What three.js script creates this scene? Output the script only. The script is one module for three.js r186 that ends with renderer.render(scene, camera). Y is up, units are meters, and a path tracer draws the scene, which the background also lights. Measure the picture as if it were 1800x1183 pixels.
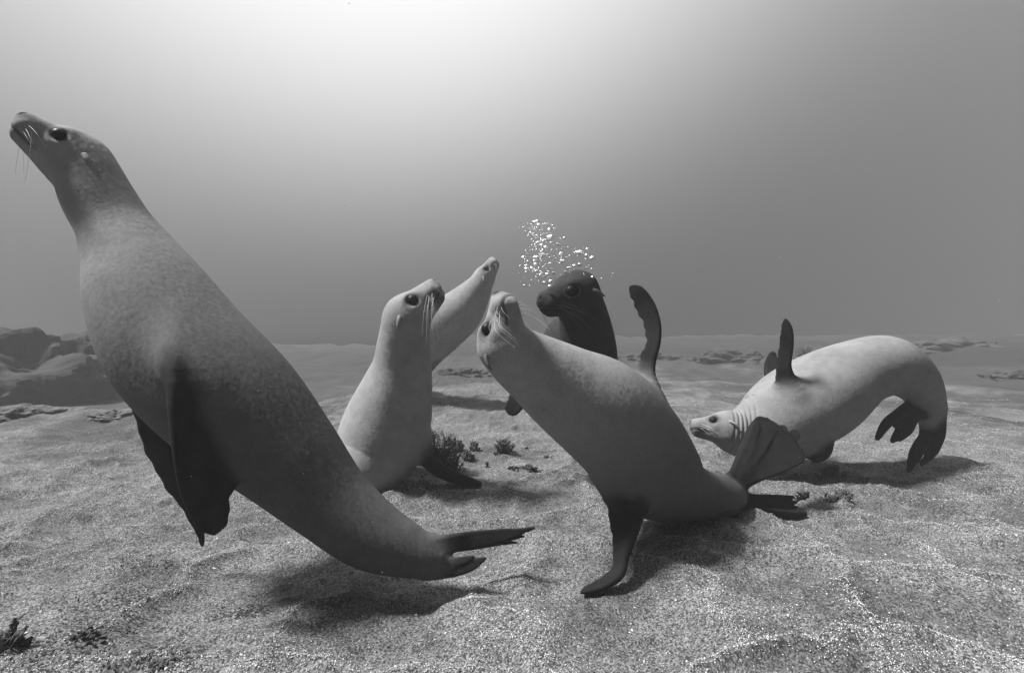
import * as THREE from 'three';
import { mergeGeometries } from 'three/addons/utils/BufferGeometryUtils.js';
import { createNoise2D, createNoise3D } from 'simplex-noise';

// ---------------------------------------------------------------- camera, water light, sun, exposure
const scene = new THREE.Scene();
const F = 900, CAM_Y = 0.6;                                   // focal length in photograph pixels, camera height in metres
const camera = new THREE.PerspectiveCamera(2 * Math.atan(591.5 / F) * 180 / Math.PI, 1024 / 672, 0.05, 200);
camera.position.set(0, CAM_Y, 0);
camera.lookAt(0, CAM_Y, -1);

const renderer = new THREE.WebGLRenderer();
renderer.toneMapping = THREE.LinearToneMapping;
renderer.toneMappingExposure = 2.0;
renderer.shadowMap.enabled = true;

// diffuse light field under water: one broad glow round the refracted sun, dim water elsewhere
function waterSky() {
  const W = 512, H = 256, data = new Float32Array(W * H * 4);
  const az = -20 * Math.PI / 180, el = 58 * Math.PI / 180;
  const g = new THREE.Vector3(Math.sin(az) * Math.cos(el), Math.sin(el), -Math.cos(az) * Math.cos(el));
  for (let r = 0; r < H; r++) for (let c = 0; c < W; c++) {
    const up = ((r + 0.5) / H - 0.5) * Math.PI, round = ((c + 0.5) / W - 0.5) * 2 * Math.PI;
    const x = Math.cos(round) * Math.cos(up), y = Math.sin(up), z = Math.sin(round) * Math.cos(up);
    const th = Math.acos(Math.max(-1, Math.min(1, x * g.x + y * g.y + z * g.z))) * 180 / Math.PI;
    const L = 0.001 + 0.69 * Math.exp(-((th / 38.5) ** 3.4));
    const i = (r * W + c) * 4;
    data[i] = data[i + 1] = data[i + 2] = L; data[i + 3] = 1;
  }
  const t = new THREE.DataTexture(data, W, H, THREE.RGBAFormat, THREE.FloatType);
  t.mapping = THREE.EquirectangularReflectionMapping;
  t.magFilter = t.minFilter = THREE.LinearFilter;
  t.needsUpdate = true;
  return t;
}
scene.background = waterSky();
scene.environment = scene.background;

const sun = new THREE.DirectionalLight(0xffffff, 5);
sun.position.set(-5.1, 8, 0.3);
sun.shadow.radius = 17;
sun.castShadow = true;
sun.shadow.camera.left = -6; sun.shadow.camera.right = 6; sun.shadow.camera.top = 6; sun.shadow.camera.bottom = -6; sun.shadow.camera.far = 30;
sun.shadow.mapSize.set(2048, 2048);
scene.add(sun, sun.target);

scene.fog = new THREE.FogExp2(0xffffff, 0.014);

// ---------------------------------------------------------------- helpers
function rngOf(seed) { let a = seed >>> 0; return () => { a = (a + 0x6d2b79f5) | 0; let t = Math.imul(a ^ (a >>> 15), 1 | a); t = (t + Math.imul(t ^ (t >>> 7), 61 | t)) ^ t; return ((t ^ (t >>> 14)) >>> 0) / 4294967296; }; }
const n2 = createNoise2D(rngOf(11)), n3 = createNoise3D(rngOf(12)), n3b = createNoise3D(rngOf(13));
const V = (x, y, z) => new THREE.Vector3(x, y, z);
const lerp = (a, b, t) => a + (b - a) * t, clamp01 = (x) => Math.max(0, Math.min(1, x));
const sstep = (a, b, x) => { const t = clamp01((x - a) / (b - a)); return t * t * (3 - 2 * t); };
const at = (x, y, d) => V((x - 900) / F * d, CAM_Y - (y - 591.5) / F * d, -d);   // a place seen at a photograph pixel, d metres ahead
const mm = (px, d) => px / F * d;                                                  // a size in pixels, at d metres, in metres
const used = {};
function numbered(n) { used[n] = (used[n] ?? -1) + 1; return used[n] ? n + '_' + String(used[n]).padStart(3, '0') : n; }
function shade(o) { o.traverse((m) => { if (m.isMesh) { m.castShadow = true; m.receiveShadow = true; } }); return o; }
function thing(name, label, category, pos, group) {
  const o = new THREE.Group();
  o.name = numbered(name); o.userData = { label, category };
  if (group) o.userData.group = group;
  o.position.copy(pos); scene.add(o);
  return o;
}
function part(name, geo, mat, parent) { const m = new THREE.Mesh(geo, mat); m.name = name; m.castShadow = m.receiveShadow = true; parent.add(m); return m; }

function taperTube(pts, radii, sides = 6, flat = 1, flatDir = null) {
  const curve = new THREE.CatmullRomCurve3(pts), n = Math.max(8, pts.length * 4), pos = [], idx = [];
  const fr = curve.computeFrenetFrames(n, false);
  for (let i = 0; i <= n; i++) {
    const t = i / n, c = curve.getPoint(t), f = t * (radii.length - 1), k = Math.min(radii.length - 2, Math.floor(f)), r = lerp(radii[k], radii[k + 1], f - k);
    let N = fr.normals[i], B = fr.binormals[i];
    if (flatDir) { N = flatDir.clone().addScaledVector(fr.tangents[i], -flatDir.dot(fr.tangents[i])).normalize(); B = N.clone().cross(fr.tangents[i]); }
    for (let s = 0; s < sides; s++) { const a = s / sides * 2 * Math.PI; pos.push(c.x + r * (Math.cos(a) * B.x + Math.sin(a) * flat * N.x), c.y + r * (Math.cos(a) * B.y + Math.sin(a) * flat * N.y), c.z + r * (Math.cos(a) * B.z + Math.sin(a) * flat * N.z)); }
  }
  for (let i = 0; i < n; i++) for (let s = 0; s < sides; s++) { const a = i * sides + s, b = i * sides + (s + 1) % sides; idx.push(a, b, a + sides, b, b + sides, a + sides); }
  for (const [k, flip] of [[0, 1], [n, 0]]) for (let s = 1; s < sides - 1; s++) { const o = k * sides; flip ? idx.push(o, o + s + 1, o + s) : idx.push(o, o + s, o + s + 1); }
  const g = new THREE.BufferGeometry();
  g.setAttribute('position', new THREE.Float32BufferAttribute(pos, 3)); g.setIndex(idx); g.computeVertexNormals();
  return g;
}

// ---------------------------------------------------------------- seabed
function pits(x, z, cell) {                                     // distance to the border of irregular hollows, 0 on the crest
  const gx = Math.floor(x / cell), gz = Math.floor(z / cell); let a = 9, b = 9;
  for (let i = -1; i <= 1; i++) for (let j = -1; j <= 1; j++) {
    const u = gx + i, v = gz + j, h = Math.sin(u * 127.1 + v * 311.7) * 43758.5453, k = Math.sin(u * 269.5 + v * 183.3) * 43758.5453;
    const dx = (u + 0.15 + 0.7 * (h - Math.floor(h))) * cell - x, dz = (v + 0.15 + 0.7 * (k - Math.floor(k))) * cell - z, d = Math.hypot(dx, dz);
    if (d < a) { b = a; a = d; } else if (d < b) b = d;
  }
  return (b - a) / cell;
}
function crest(x, z) { return pits(x + 0.13 * n2(x * 1.7, z * 1.7) + 0.04 * n2(x * 5, z * 5 + 9), (z + 0.13 * n2(x * 1.7 + 50, z * 1.7) + 0.04 * n2(x * 5 + 70, z * 5)) * 0.9, 0.4); }
function seabedHeight(x, z) {
  const wx = x + 0.13 * n2(x * 1.7, z * 1.7) + 0.04 * n2(x * 5, z * 5 + 9), wz = z + 0.13 * n2(x * 1.7 + 50, z * 1.7) + 0.04 * n2(x * 5 + 70, z * 5);
  const near = 1 - sstep(3, 9, Math.hypot(x, z));
  let h = 0.028 * n2(x * 0.55 + 3, z * 0.55) + 0.02 * n2(x * 1.5, z * 1.7 + 4);
  const run = (x * 0.42 - z * 0.9) / 0.15 + 1.1 * n2(x * 1.3 + 5, z * 1.3) + 0.35 * n2(x * 4, z * 4 + 3), patch = sstep(-0.35, 0.5, n2(x * 0.7 + 60, z * 0.8));
  h += near * patch * 0.013 * (1 - Math.abs(Math.sin(Math.PI * run))) ** 1.4;
  h -= 0.033 * (1 - Math.exp(-2.3 * pits(wx, wz * 0.9, 0.4))) * (0.3 + 0.7 * near);
  h -= 0.009 * (1 - Math.exp(-4 * pits(wx + 7, wz + 3, 0.16)));
  h += 0.0035 * n2(x * 13, z * 13) + 0.0016 * n2(x * 34, z * 34);
  h -= 0.3 * sstep(-3.7, -4.4, z) * sstep(-1.4, -2.6, x);       // the bank falls off behind its crest on the left
  h += 0.05 * Math.exp(-(((z + 3.6) / 0.5) ** 2)) * sstep(-1.6, -2.6, x);
  const far = sstep(6, 17, Math.hypot(x, z));
  h += 0.56 * far ** 1.3 + far * (0.09 * n2(x * 0.3, z * 0.3 + 40) + 0.05 * n2(x * 0.9, z * 0.9) + 0.02 * n2(x * 2.5, z * 2.5));
  return h + 0.026;
}
function grid(lo, hi, steps) {                                  // steps: function giving the spacing at a coordinate
  const a = [lo]; while (a[a.length - 1] < hi) a.push(a[a.length - 1] + steps(a[a.length - 1])); return a;
}
function sandTexture() {
  const N = 2048, col = new Uint8Array(N * N * 4), bump = new Uint8Array(N * N * 4), rnd = rngOf(5);
  const a = new Float32Array(N * N), b = new Float32Array(N * N);
  for (let i = 0; i < a.length; i++) a[i] = rnd();
  const blur = (s, o, r) => { const t = new Float32Array(N * N), w = 2 * r + 1; for (let y = 0; y < N; y++) { let q = 0; for (let x = -r; x <= r; x++) q += s[y * N + ((x + N) % N)]; for (let x = 0; x < N; x++) { t[y * N + x] = q / w; q += s[y * N + (x + r + 1) % N] - s[y * N + (x - r + N) % N]; } } for (let x = 0; x < N; x++) { let q = 0; for (let y = -r; y <= r; y++) q += t[((y + N) % N) * N + x]; for (let y = 0; y < N; y++) { o[y * N + x] = q / w; q += t[((y + r + 1) % N) * N + x] - t[((y - r + N) % N) * N + x]; } } };
  blur(a, b, 1);
  const c = new Float32Array(N * N), e = new Float32Array(N * N), f = new Float32Array(N * N);
  for (let i = 0; i < a.length; i++) e[i] = rnd();
  blur(e, c, 3); blur(c, f, 3);
  for (let i = 0; i < N * N; i++) {
    const g = (b[i] - 0.5) * 10.4, h = (f[i] - 0.5) * 45;        // each about unit spread
    let v = 0.094 + 0.052 * g + 0.009 * h + 0.05 * (a[i] - 0.5);
    if (a[i] > 0.9965) v += 0.25;
    if (a[i] < 0.006) v -= 0.12;
    v = Math.max(0.02, Math.min(0.65, v));
    const s = Math.round(255 * (v <= 0.0031308 ? v * 12.92 : 1.055 * Math.pow(v, 1 / 2.4) - 0.055));
    col[i * 4] = col[i * 4 + 1] = col[i * 4 + 2] = s; col[i * 4 + 3] = 255;
    const q = Math.max(0, Math.min(255, 128 + 42 * g + 6 * h));
    bump[i * 4] = bump[i * 4 + 1] = bump[i * 4 + 2] = q; bump[i * 4 + 3] = 255;
  }
  const mk = (d, srgb) => { const t = new THREE.DataTexture(d, N, N, THREE.RGBAFormat); t.wrapS = t.wrapT = THREE.RepeatWrapping; t.magFilter = THREE.LinearFilter; if (srgb) t.colorSpace = THREE.SRGBColorSpace; t.needsUpdate = true; return t; };
  return [mk(col, true), mk(bump, false)];
}
const [sandMap, sandBump] = sandTexture();
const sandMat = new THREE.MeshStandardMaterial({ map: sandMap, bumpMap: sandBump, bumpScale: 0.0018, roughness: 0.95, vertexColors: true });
{
  const xs = grid(-17, 17, (x) => Math.min(1.2, Math.max(0.011, (Math.abs(x) - 1.5) * 0.03)));
  const zs = grid(-18, 4, (z) => z > -0.75 ? Math.min(0.4, 0.012 + (z + 0.75) * 0.1) : Math.min(1.2, Math.max(0.0105, (-z - 2) * 0.03)));
  const nx = xs.length, nz = zs.length, pos = new Float32Array(nx * nz * 3), uv = new Float32Array(nx * nz * 2), col = new Float32Array(nx * nz * 3), idx = new Uint32Array((nx - 1) * (nz - 1) * 6);
  let q = 0;
  for (let j = 0; j < nz; j++) for (let i = 0; i < nx; i++) {
    const k = j * nx + i, x = xs[i], z = zs[j];
    pos[k * 3] = x; pos[k * 3 + 1] = seabedHeight(x, z); pos[k * 3 + 2] = z;
    uv[k * 2] = x / 2.2; uv[k * 2 + 1] = z / 2.2;
    const waterFade = sstep(-0.75, 0.35, n2(x * 0.5 + 8, z * 0.7) + 0.5 * n2(x * 1.9, z * 2.4 + 5) + 0.3 * n2(x * 5, z * 6 + 5) + Math.min(1.8, (Math.hypot(x, z) - 6.2) * 0.3));  // patchy darkening with distance, painted in for light lost in the water
    const c = (1 + 0.16 * n2(x * 0.8 + 20, z * 1.1) + 0.27 * n2(x * 2.6, z * 3.1 + 31) + 0.18 * n2(x * 9, z * 9) + 0.07 * n2(x * 27, z * 27)) * (1 - 0.68 * waterFade) * (1 - 0.62 * sstep(9.2, 11.4, Math.hypot(x, z) + 1.1 * n2(x * 0.45, z * 0.45 + 70) + 0.6 * n2(x * 1.4, z * 1.4)));
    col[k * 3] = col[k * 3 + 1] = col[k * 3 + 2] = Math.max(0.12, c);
    if (i < nx - 1 && j < nz - 1) { idx.set([k, k + nx, k + 1, k + 1, k + nx, k + nx + 1], q); q += 6; }
  }
  const g = new THREE.BufferGeometry();
  g.setAttribute('position', new THREE.BufferAttribute(pos, 3)); g.setAttribute('uv', new THREE.BufferAttribute(uv, 2)); g.setAttribute('color', new THREE.BufferAttribute(col, 3)); g.setIndex(new THREE.BufferAttribute(idx, 1)); g.computeVertexNormals();
  const m = new THREE.Mesh(g, sandMat); m.name = 'seabed'; m.receiveShadow = true; m.userData = { kind: 'structure', label: 'coarse pale sand of the sea floor with low hollows and crests', category: 'seabed' };
  scene.add(m);
}
// grit: fragments of shell and dark stone lying on the sand
{
  const rnd = rngOf(77), n = 5200, g = new THREE.IcosahedronGeometry(1, 0), m = new THREE.InstancedMesh(g, new THREE.MeshStandardMaterial({ color: 0xffffff, roughness: 0.7, flatShading: true }), n);
  const M = new THREE.Matrix4(), c = new THREE.Color();
  for (let i = 0; i < n; i++) {
    const d = 0.85 + 3.4 * rnd() ** 1.8, x = (rnd() - 0.5) * 2.6 * d, z = -d, s = 0.0009 + 0.0017 * rnd() ** 4;
    M.compose(V(x, seabedHeight(x, z) + s * 0.3, z), new THREE.Quaternion().setFromEuler(new THREE.Euler(rnd() * 6, rnd() * 6, rnd() * 6)), V(s * (1 + rnd()), s * 0.6, s * (1 + 0.6 * rnd())));
    m.setMatrixAt(i, M); const v = rnd() < 0.55 ? 0.35 + 0.3 * rnd() : 0.03 + 0.08 * rnd(); m.setColorAt(i, c.setRGB(v, v, v));
  }
  m.name = 'shell_grit'; m.userData = { kind: 'stuff', label: 'small shell and stone fragments scattered over the sand', category: 'grit' }; m.receiveShadow = true;
  scene.add(m);
}

// pale flecks along the crests of the hollows, standing in for caustic light lines
{
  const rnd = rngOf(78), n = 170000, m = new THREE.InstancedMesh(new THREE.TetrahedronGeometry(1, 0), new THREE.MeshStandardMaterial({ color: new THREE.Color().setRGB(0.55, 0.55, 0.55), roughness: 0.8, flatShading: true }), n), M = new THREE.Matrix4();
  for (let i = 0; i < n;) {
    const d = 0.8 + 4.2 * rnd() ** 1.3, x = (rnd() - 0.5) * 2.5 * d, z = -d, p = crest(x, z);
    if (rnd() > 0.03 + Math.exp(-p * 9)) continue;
    const s = 0.0008 + 0.0012 * rnd() ** 3;
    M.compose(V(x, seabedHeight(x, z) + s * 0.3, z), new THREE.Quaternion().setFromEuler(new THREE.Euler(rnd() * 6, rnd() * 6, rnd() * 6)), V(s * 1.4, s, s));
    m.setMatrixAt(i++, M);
  }
  m.name = 'caustic_flecks'; m.userData = { kind: 'stuff', label: 'pale flecks along the crests of the sand imitating caustic light lines', category: 'shell hash' };
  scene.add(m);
}
// specks drifting in the water
{
  const rnd = rngOf(79), n = 420, m = new THREE.InstancedMesh(new THREE.IcosahedronGeometry(1, 0), new THREE.MeshStandardMaterial({ color: new THREE.Color().setRGB(0.4, 0.4, 0.4), roughness: 0.9 }), n), M = new THREE.Matrix4();
  for (let i = 0; i < n; i++) { const d = 0.5 + 2.6 * rnd(), s = (0.00035 + 0.0004 * rnd()); M.compose(V((rnd() - 0.5) * 2.1 * d, 0.1 + 1.5 * rnd(), -d), new THREE.Quaternion(), V(s, s, s * 1.3)); m.setMatrixAt(i, M); }
  m.name = 'drifting_particles'; m.userData = { kind: 'stuff', label: 'fine specks drifting in the water', category: 'particles' };
  scene.add(m);
}

// the water's surface overhead, a clear gently heaving sheet added out of view to raise the haze
{
  const g = new THREE.PlaneGeometry(34, 22, 120, 80); g.rotateX(Math.PI / 2); g.translate(0, 13.5, -7);
  const p = g.attributes.position; for (let i = 0; i < p.count; i++) p.setY(i, 13.5 + 0.12 * n2(p.getX(i) * 0.35, p.getZ(i) * 0.35) + 0.05 * n2(p.getX(i) * 1.1, p.getZ(i) * 1.1 + 7));
  g.computeVertexNormals();
  const m = new THREE.Mesh(g, new THREE.MeshPhysicalMaterial({ color: 0xffffff, roughness: 0, transmission: 1, thickness: 0, ior: 1.33, specularIntensity: 0.5 }));
  m.name = 'water_surface'; m.userData = { kind: 'structure', label: 'rippled surface of the sea far overhead, added out of view to raise the haze', category: 'water surface' };
  scene.add(m);
}

// ---------------------------------------------------------------- sea lions: a field of tapered capsules and flat blades, meshed as one skin
const furMat = new THREE.MeshPhysicalMaterial({ vertexColors: true, roughness: 0.85, specularIntensity: 0.25, sheen: 0.0 });
const eyeMat = new THREE.MeshPhysicalMaterial({ color: new THREE.Color().setRGB(0.012, 0.012, 0.012), roughness: 0.45, specularIntensity: 0.3 });
const earMat = new THREE.MeshStandardMaterial({ color: new THREE.Color().setRGB(0.2, 0.2, 0.2), roughness: 0.8 });
const darkEarMat = new THREE.MeshStandardMaterial({ color: new THREE.Color().setRGB(0.07, 0.07, 0.07), roughness: 0.8 });
const paleHair = new THREE.MeshStandardMaterial({ color: new THREE.Color().setRGB(0.5, 0.5, 0.5), roughness: 0.6 });
const darkHair = new THREE.MeshStandardMaterial({ color: new THREE.Color().setRGB(0.03, 0.03, 0.03), roughness: 0.6 });

const smin = (a, b, k) => { const h = Math.max(k - Math.abs(a - b), 0) / k; return Math.min(a, b) - h * h * k * 0.25; };
const ball = (c, r) => ({ c, R: r, f: (x, y, z) => Math.hypot(x - c.x, y - c.y, z - c.z) - r });
function cone(A, B, ra, rb, extra) {                              // a tapered capsule
  const bx = B.x - A.x, by = B.y - A.y, bz = B.z - A.z, bb = Math.max(1e-9, bx * bx + by * by + bz * bz), rr = ra - rb, a2 = bb - rr * rr;
  return { c: A.clone().add(B).multiplyScalar(0.5), R: Math.sqrt(bb) / 2 + Math.max(ra, rb), ...extra, A, B, ra, rb,
    h(x, y, z) { return clamp01(((x - A.x) * bx + (y - A.y) * by + (z - A.z) * bz) / bb); },
    f(x, y, z) {
      const px = x - A.x, py = y - A.y, pz = z - A.z;
      if (a2 <= 0) return rr > 0 ? Math.hypot(px, py, pz) - ra : Math.hypot(x - B.x, y - B.y, z - B.z) - rb;
      const yy = px * bx + py * by + pz * bz, zz = yy - bb, qx = px * bb - bx * yy, qy = py * bb - by * yy, qz = pz * bb - bz * yy, x2 = qx * qx + qy * qy + qz * qz, y2 = yy * yy * bb, z2 = zz * zz * bb, k = Math.sign(rr) * rr * rr * x2;
      if (Math.sign(zz) * a2 * z2 > k) return Math.sqrt(x2 + z2) / bb - rb;
      if (Math.sign(yy) * a2 * y2 < k) return Math.sqrt(x2 + y2) / bb - ra;
      return (Math.sqrt(x2 * a2 / bb) + yy * rr) / bb - ra;
    } };
}
function spline(rows, n) {                                         // rows of numbers, Catmull-Rom through each column, spaced evenly in 3-D
  const P = rows.map((r) => V(r[0], r[1], r[2])), len = [0];
  for (let i = 1; i < P.length; i++) len.push(len[i - 1] + Math.sqrt(P[i].distanceTo(P[i - 1])));
  const out = [], w = rows[0].length;
  for (let k = 0; k <= n; k++) {
    const t = k / n * len[len.length - 1]; let i = 0; while (i < P.length - 2 && t > len[i + 1]) i++;
    const t0 = len[i], t1 = len[i + 1], tm = i ? len[i - 1] : t0 - (t1 - t0), tp = i + 2 < len.length ? len[i + 2] : t1 + (t1 - t0), u = (t - t0) / (t1 - t0), row = [];
    for (let c = 0; c < w; c++) {
      const p0 = rows[i][c], p1 = rows[i + 1][c], pm = i ? rows[i - 1][c] : 2 * p0 - p1, pp = i + 2 < rows.length ? rows[i + 2][c] : 2 * p1 - p0;
      const m0 = ((p1 - pm) / (t1 - tm)) * (t1 - t0), m1 = ((pp - p0) / (tp - t0)) * (t1 - t0), u2 = u * u, u3 = u2 * u;
      row.push((2 * u3 - 3 * u2 + 1) * p0 + (u3 - 2 * u2 + u) * m0 + (-2 * u3 + 3 * u2) * p1 + (u3 - u2) * m1);
    }
    out.push(row);
  }
  return out;
}
// how much the wide lens widens something that lies along a picture path, so that sizes read off the photograph become true sizes
function widened(rows, i) {
  const [x, y] = rows[i], a = rows[Math.max(0, i - 1)], b = rows[Math.min(rows.length - 1, i + 1)], l = Math.hypot(b[0] - a[0], b[1] - a[1]) || 1, u = x - 900, v = y - 591.5, r = Math.hypot(u, v) || 1;
  const across = (-(b[1] - a[1]) * u + (b[0] - a[0]) * v) / l / r, sec = Math.hypot(1, r / F);
  return Math.sqrt((across * sec) ** 2 + 1 - across * across);
}
// a flat blade: rows [x px, y px, d, half width px, half thickness px, turn of its width from the picture plane in degrees]
function blade(rows, { n = 22, scallop = 0, seed = 1, thin = 0.45, round = 0.1 } = {}) {
  const rr = spline(rows.map(([x, y, d, w, h, phi = 0], i) => { const p = at(x, y, d); return [p.x, p.y, p.z, mm(w, d) / widened(rows, i), mm(h, d), phi * Math.PI / 180]; }), n);
  const P = rr.map((r) => V(r[0], r[1], r[2])), prims = [];
  const chord = P.map((p, i) => {
    const T = P[Math.min(n, i + 1)].clone().sub(P[Math.max(0, i - 1)]).normalize(), view = p.clone().sub(camera.position).normalize();
    const side = view.clone().cross(T).normalize(), dep = T.clone().cross(side).normalize(), phi = rr[i][5];
    return side.multiplyScalar(Math.cos(phi)).addScaledVector(dep, Math.sin(phi)).normalize();
  });
  for (let i = 0; i < n; i++) {
    const A = P[i], B = P[i + 1], b = B.clone().sub(A), bb = Math.max(1e-9, b.lengthSq()), T = b.clone().normalize();
    const wa = rr[i][3], wb = rr[i + 1][3], ha = rr[i][4], hb = rr[i + 1][4], ca = chord[i], cb = chord[i + 1], s0 = i / n;
    prims.push({ s: s0, c: A.clone().add(B).multiplyScalar(0.5), R: Math.sqrt(bb) / 2 + Math.max(wa, wb) * 1.2 + Math.max(ha, hb), h: (x, y, z) => clamp01(((x - A.x) * b.x + (y - A.y) * b.y + (z - A.z) * b.z) / bb) / n,
      f(x, y, z) {
        const px = x - A.x, py = y - A.y, pz = z - A.z, t = clamp01((px * b.x + py * b.y + pz * b.z) / bb);
        const qx = px - t * b.x, qy = py - t * b.y, qz = pz - t * b.z;
        let cx = lerp(ca.x, cb.x, t), cy = lerp(ca.y, cb.y, t), cz = lerp(ca.z, cb.z, t); const cl = Math.hypot(cx, cy, cz); cx /= cl; cy /= cl; cz /= cl;
        const a = qx * cx + qy * cy + qz * cz, rest = Math.max(0, qx * qx + qy * qy + qz * qz - a * a);
        let w = lerp(wa, wb, t), h = lerp(ha, hb, t) * lerp(1, thin, clamp01(a / w * 0.5 + 0.5)); const s = s0 + t / n;
        if (s > 1 - round) { const e = (s - 1 + round) / round; w *= Math.sqrt(Math.max(0.02, 1 - e * e)); }
        if (scallop && a > 0) w *= 1 + scallop * Math.sin(s * 46 + seed) * Math.sin(s * 17 + seed * 2);
        const core = Math.max(Math.abs(a) - Math.max(w - h, 0), 0);
        return Math.sqrt(core * core + rest) - Math.min(h, w);
      } });
  }
  return prims;
}

function field(groups, dent) {
  return {
    groups,
    near(c, reach) { return groups.map((g) => g.prims.filter((p) => Math.hypot(p.c.x - c.x, p.c.y - c.y, p.c.z - c.z) - p.R < reach)); },
    at(x, y, z, act) {
      let d = 1e3;
      for (let g = 0; g < groups.length; g++) {
        const list = act[g]; if (!list.length) continue;
        let e = 1e3; const G = groups[g];
        if (G.soft) for (const p of list) e = e > 9 ? p.f(x, y, z) : smin(e, p.f(x, y, z), G.soft); else for (const p of list) { const v = p.f(x, y, z); if (v < e) e = v; }
        if (G.cut) d = -smin(-d, e, G.k); else d = d > 9 ? e : smin(d, e, G.k);
      }
      return d > -0.03 && d < 0.03 ? d + dent(x, y, z) : d;
    },
  };
}
function meshField(fd, cell, colorOf) {                             // surface nets on the blocks that the skin passes through
  const lo = V(9, 9, 9), hi = V(-9, -9, -9);
  for (const g of fd.groups) if (!g.cut) for (const p of g.prims) { lo.min(p.c.clone().addScalar(-p.R)); hi.max(p.c.clone().addScalar(p.R)); }
  lo.addScalar(-3 * cell);
  const B = 8, nb = ['x', 'y', 'z'].map((k) => Math.ceil((hi[k] - lo[k] + 3 * cell) / cell / B)), [NX, NY, NZ] = nb.map((n) => n * B + 1);
  const val = new Float32Array(NX * NY * NZ).fill(1), vid = new Int32Array(NX * NY * NZ).fill(-1), half = B * cell * 0.87, blocks = [], at3 = (i, j, k) => (k * NY + j) * NX + i;
  const done = new Uint8Array(NX * NY * NZ);
  for (let bk = 0; bk < nb[2]; bk++) for (let bj = 0; bj < nb[1]; bj++) for (let bi = 0; bi < nb[0]; bi++) {
    const c = V(lo.x + (bi + 0.5) * B * cell, lo.y + (bj + 0.5) * B * cell, lo.z + (bk + 0.5) * B * cell), coarse = fd.near(c, half + 0.14);
    if (!coarse.some((l, i) => l.length && !fd.groups[i].cut)) continue;
    const d = fd.at(c.x, c.y, c.z, coarse);
    if (Math.abs(d) > half * 1.6 + 0.02) { if (d < 0) for (let k = 0; k <= B; k++) for (let j = 0; j <= B; j++) for (let i = 0; i <= B; i++) { const q = at3(bi * B + i, bj * B + j, bk * B + k); if (!done[q]) val[q] = -1; } continue; }
    const act = coarse.map((l, g) => { const G = fd.groups[g], most = G.cut ? 2 * half + G.k + 0.01 : Math.max(d, 0) + 2 * half + G.k + 0.01; return l.filter((p) => p.f(c.x, c.y, c.z) < most); });
    blocks.push([bi, bj, bk, act]);
    for (let k = 0; k <= B; k++) for (let j = 0; j <= B; j++) for (let i = 0; i <= B; i++) { const q = at3(bi * B + i, bj * B + j, bk * B + k); if (done[q]) continue; done[q] = 1; val[q] = fd.at(lo.x + (bi * B + i) * cell, lo.y + (bj * B + j) * cell, lo.z + (bk * B + k) * cell, act); }
  }
  const pos = [], nor = [], col = [], idx = [], E = [[0, 1], [2, 3], [4, 5], [6, 7], [0, 2], [1, 3], [4, 6], [5, 7], [0, 4], [1, 5], [2, 6], [3, 7]], v = new Float32Array(8);
  for (const [bi, bj, bk, act] of blocks) for (let k = bk * B; k < bk * B + B; k++) for (let j = bj * B; j < bj * B + B; j++) for (let i = bi * B; i < bi * B + B; i++) {
    let m = 0; for (let c = 0; c < 8; c++) { v[c] = val[at3(i + (c & 1), j + (c >> 1 & 1), k + (c >> 2))]; if (v[c] < 0) m |= 1 << c; }
    if (m === 0 || m === 255) continue;
    let x = 0, y = 0, z = 0, n = 0;
    for (const [a, b] of E) if ((v[a] < 0) !== (v[b] < 0)) { const t = v[a] / (v[a] - v[b]); x += lerp(a & 1, b & 1, t); y += lerp(a >> 1 & 1, b >> 1 & 1, t); z += lerp(a >> 2, b >> 2, t); n++; }
    x = lo.x + (i + x / n) * cell; y = lo.y + (j + y / n) * cell; z = lo.z + (k + z / n) * cell;
    let gx, gy, gz; const h = cell * 0.9;
    for (let it = 0; it < 2; it++) {
      gx = fd.at(x + h, y, z, act) - fd.at(x - h, y, z, act); gy = fd.at(x, y + h, z, act) - fd.at(x, y - h, z, act); gz = fd.at(x, y, z + h, act) - fd.at(x, y, z - h, act);
      const l = Math.hypot(gx, gy, gz) || 1; gx /= l; gy /= l; gz /= l;
      if (it === 0) { const d = Math.max(-cell, Math.min(cell, fd.at(x, y, z, act))) * 0.8; x -= gx * d; y -= gy * d; z -= gz * d; }
    }
    const A = 70, rx = 0.05 * n3(x * A, y * A, z * A) + 0.065 * n3b(x * 190, y * 190, z * 190), ry = 0.05 * n3b(x * A + 9, y * A, z * A) + 0.065 * n3(x * 190, y * 190 + 5, z * 190), rz = 0.06 * n3(x * A, y * A + 7, z * A), rl = Math.hypot(gx + rx, gy + ry, gz + rz);
    vid[at3(i, j, k)] = pos.length / 3; pos.push(x, y, z); nor.push((gx + rx) / rl, (gy + ry) / rl, (gz + rz) / rl);
    const c = colorOf(x, y, z, act, gx, gy, gz); col.push(c, c, c);
  }
  for (const [bi, bj, bk] of blocks) for (let k = bk * B; k < bk * B + B; k++) for (let j = bj * B; j < bj * B + B; j++) for (let i = bi * B; i < bi * B + B; i++) {
    const o = at3(i, j, k), s = val[o] < 0;
    const quad = (a, b, c, d, f) => { if (a < 0 || b < 0 || c < 0 || d < 0) return; f ? idx.push(a, b, c, a, c, d) : idx.push(a, c, b, a, d, c); };
    if (j && k && s !== val[at3(i + 1, j, k)] < 0) quad(vid[at3(i, j - 1, k - 1)], vid[at3(i, j, k - 1)], vid[o], vid[at3(i, j - 1, k)], s);
    if (i && k && s !== val[at3(i, j + 1, k)] < 0) quad(vid[at3(i - 1, j, k - 1)], vid[at3(i - 1, j, k)], vid[o], vid[at3(i, j, k - 1)], s);
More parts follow.
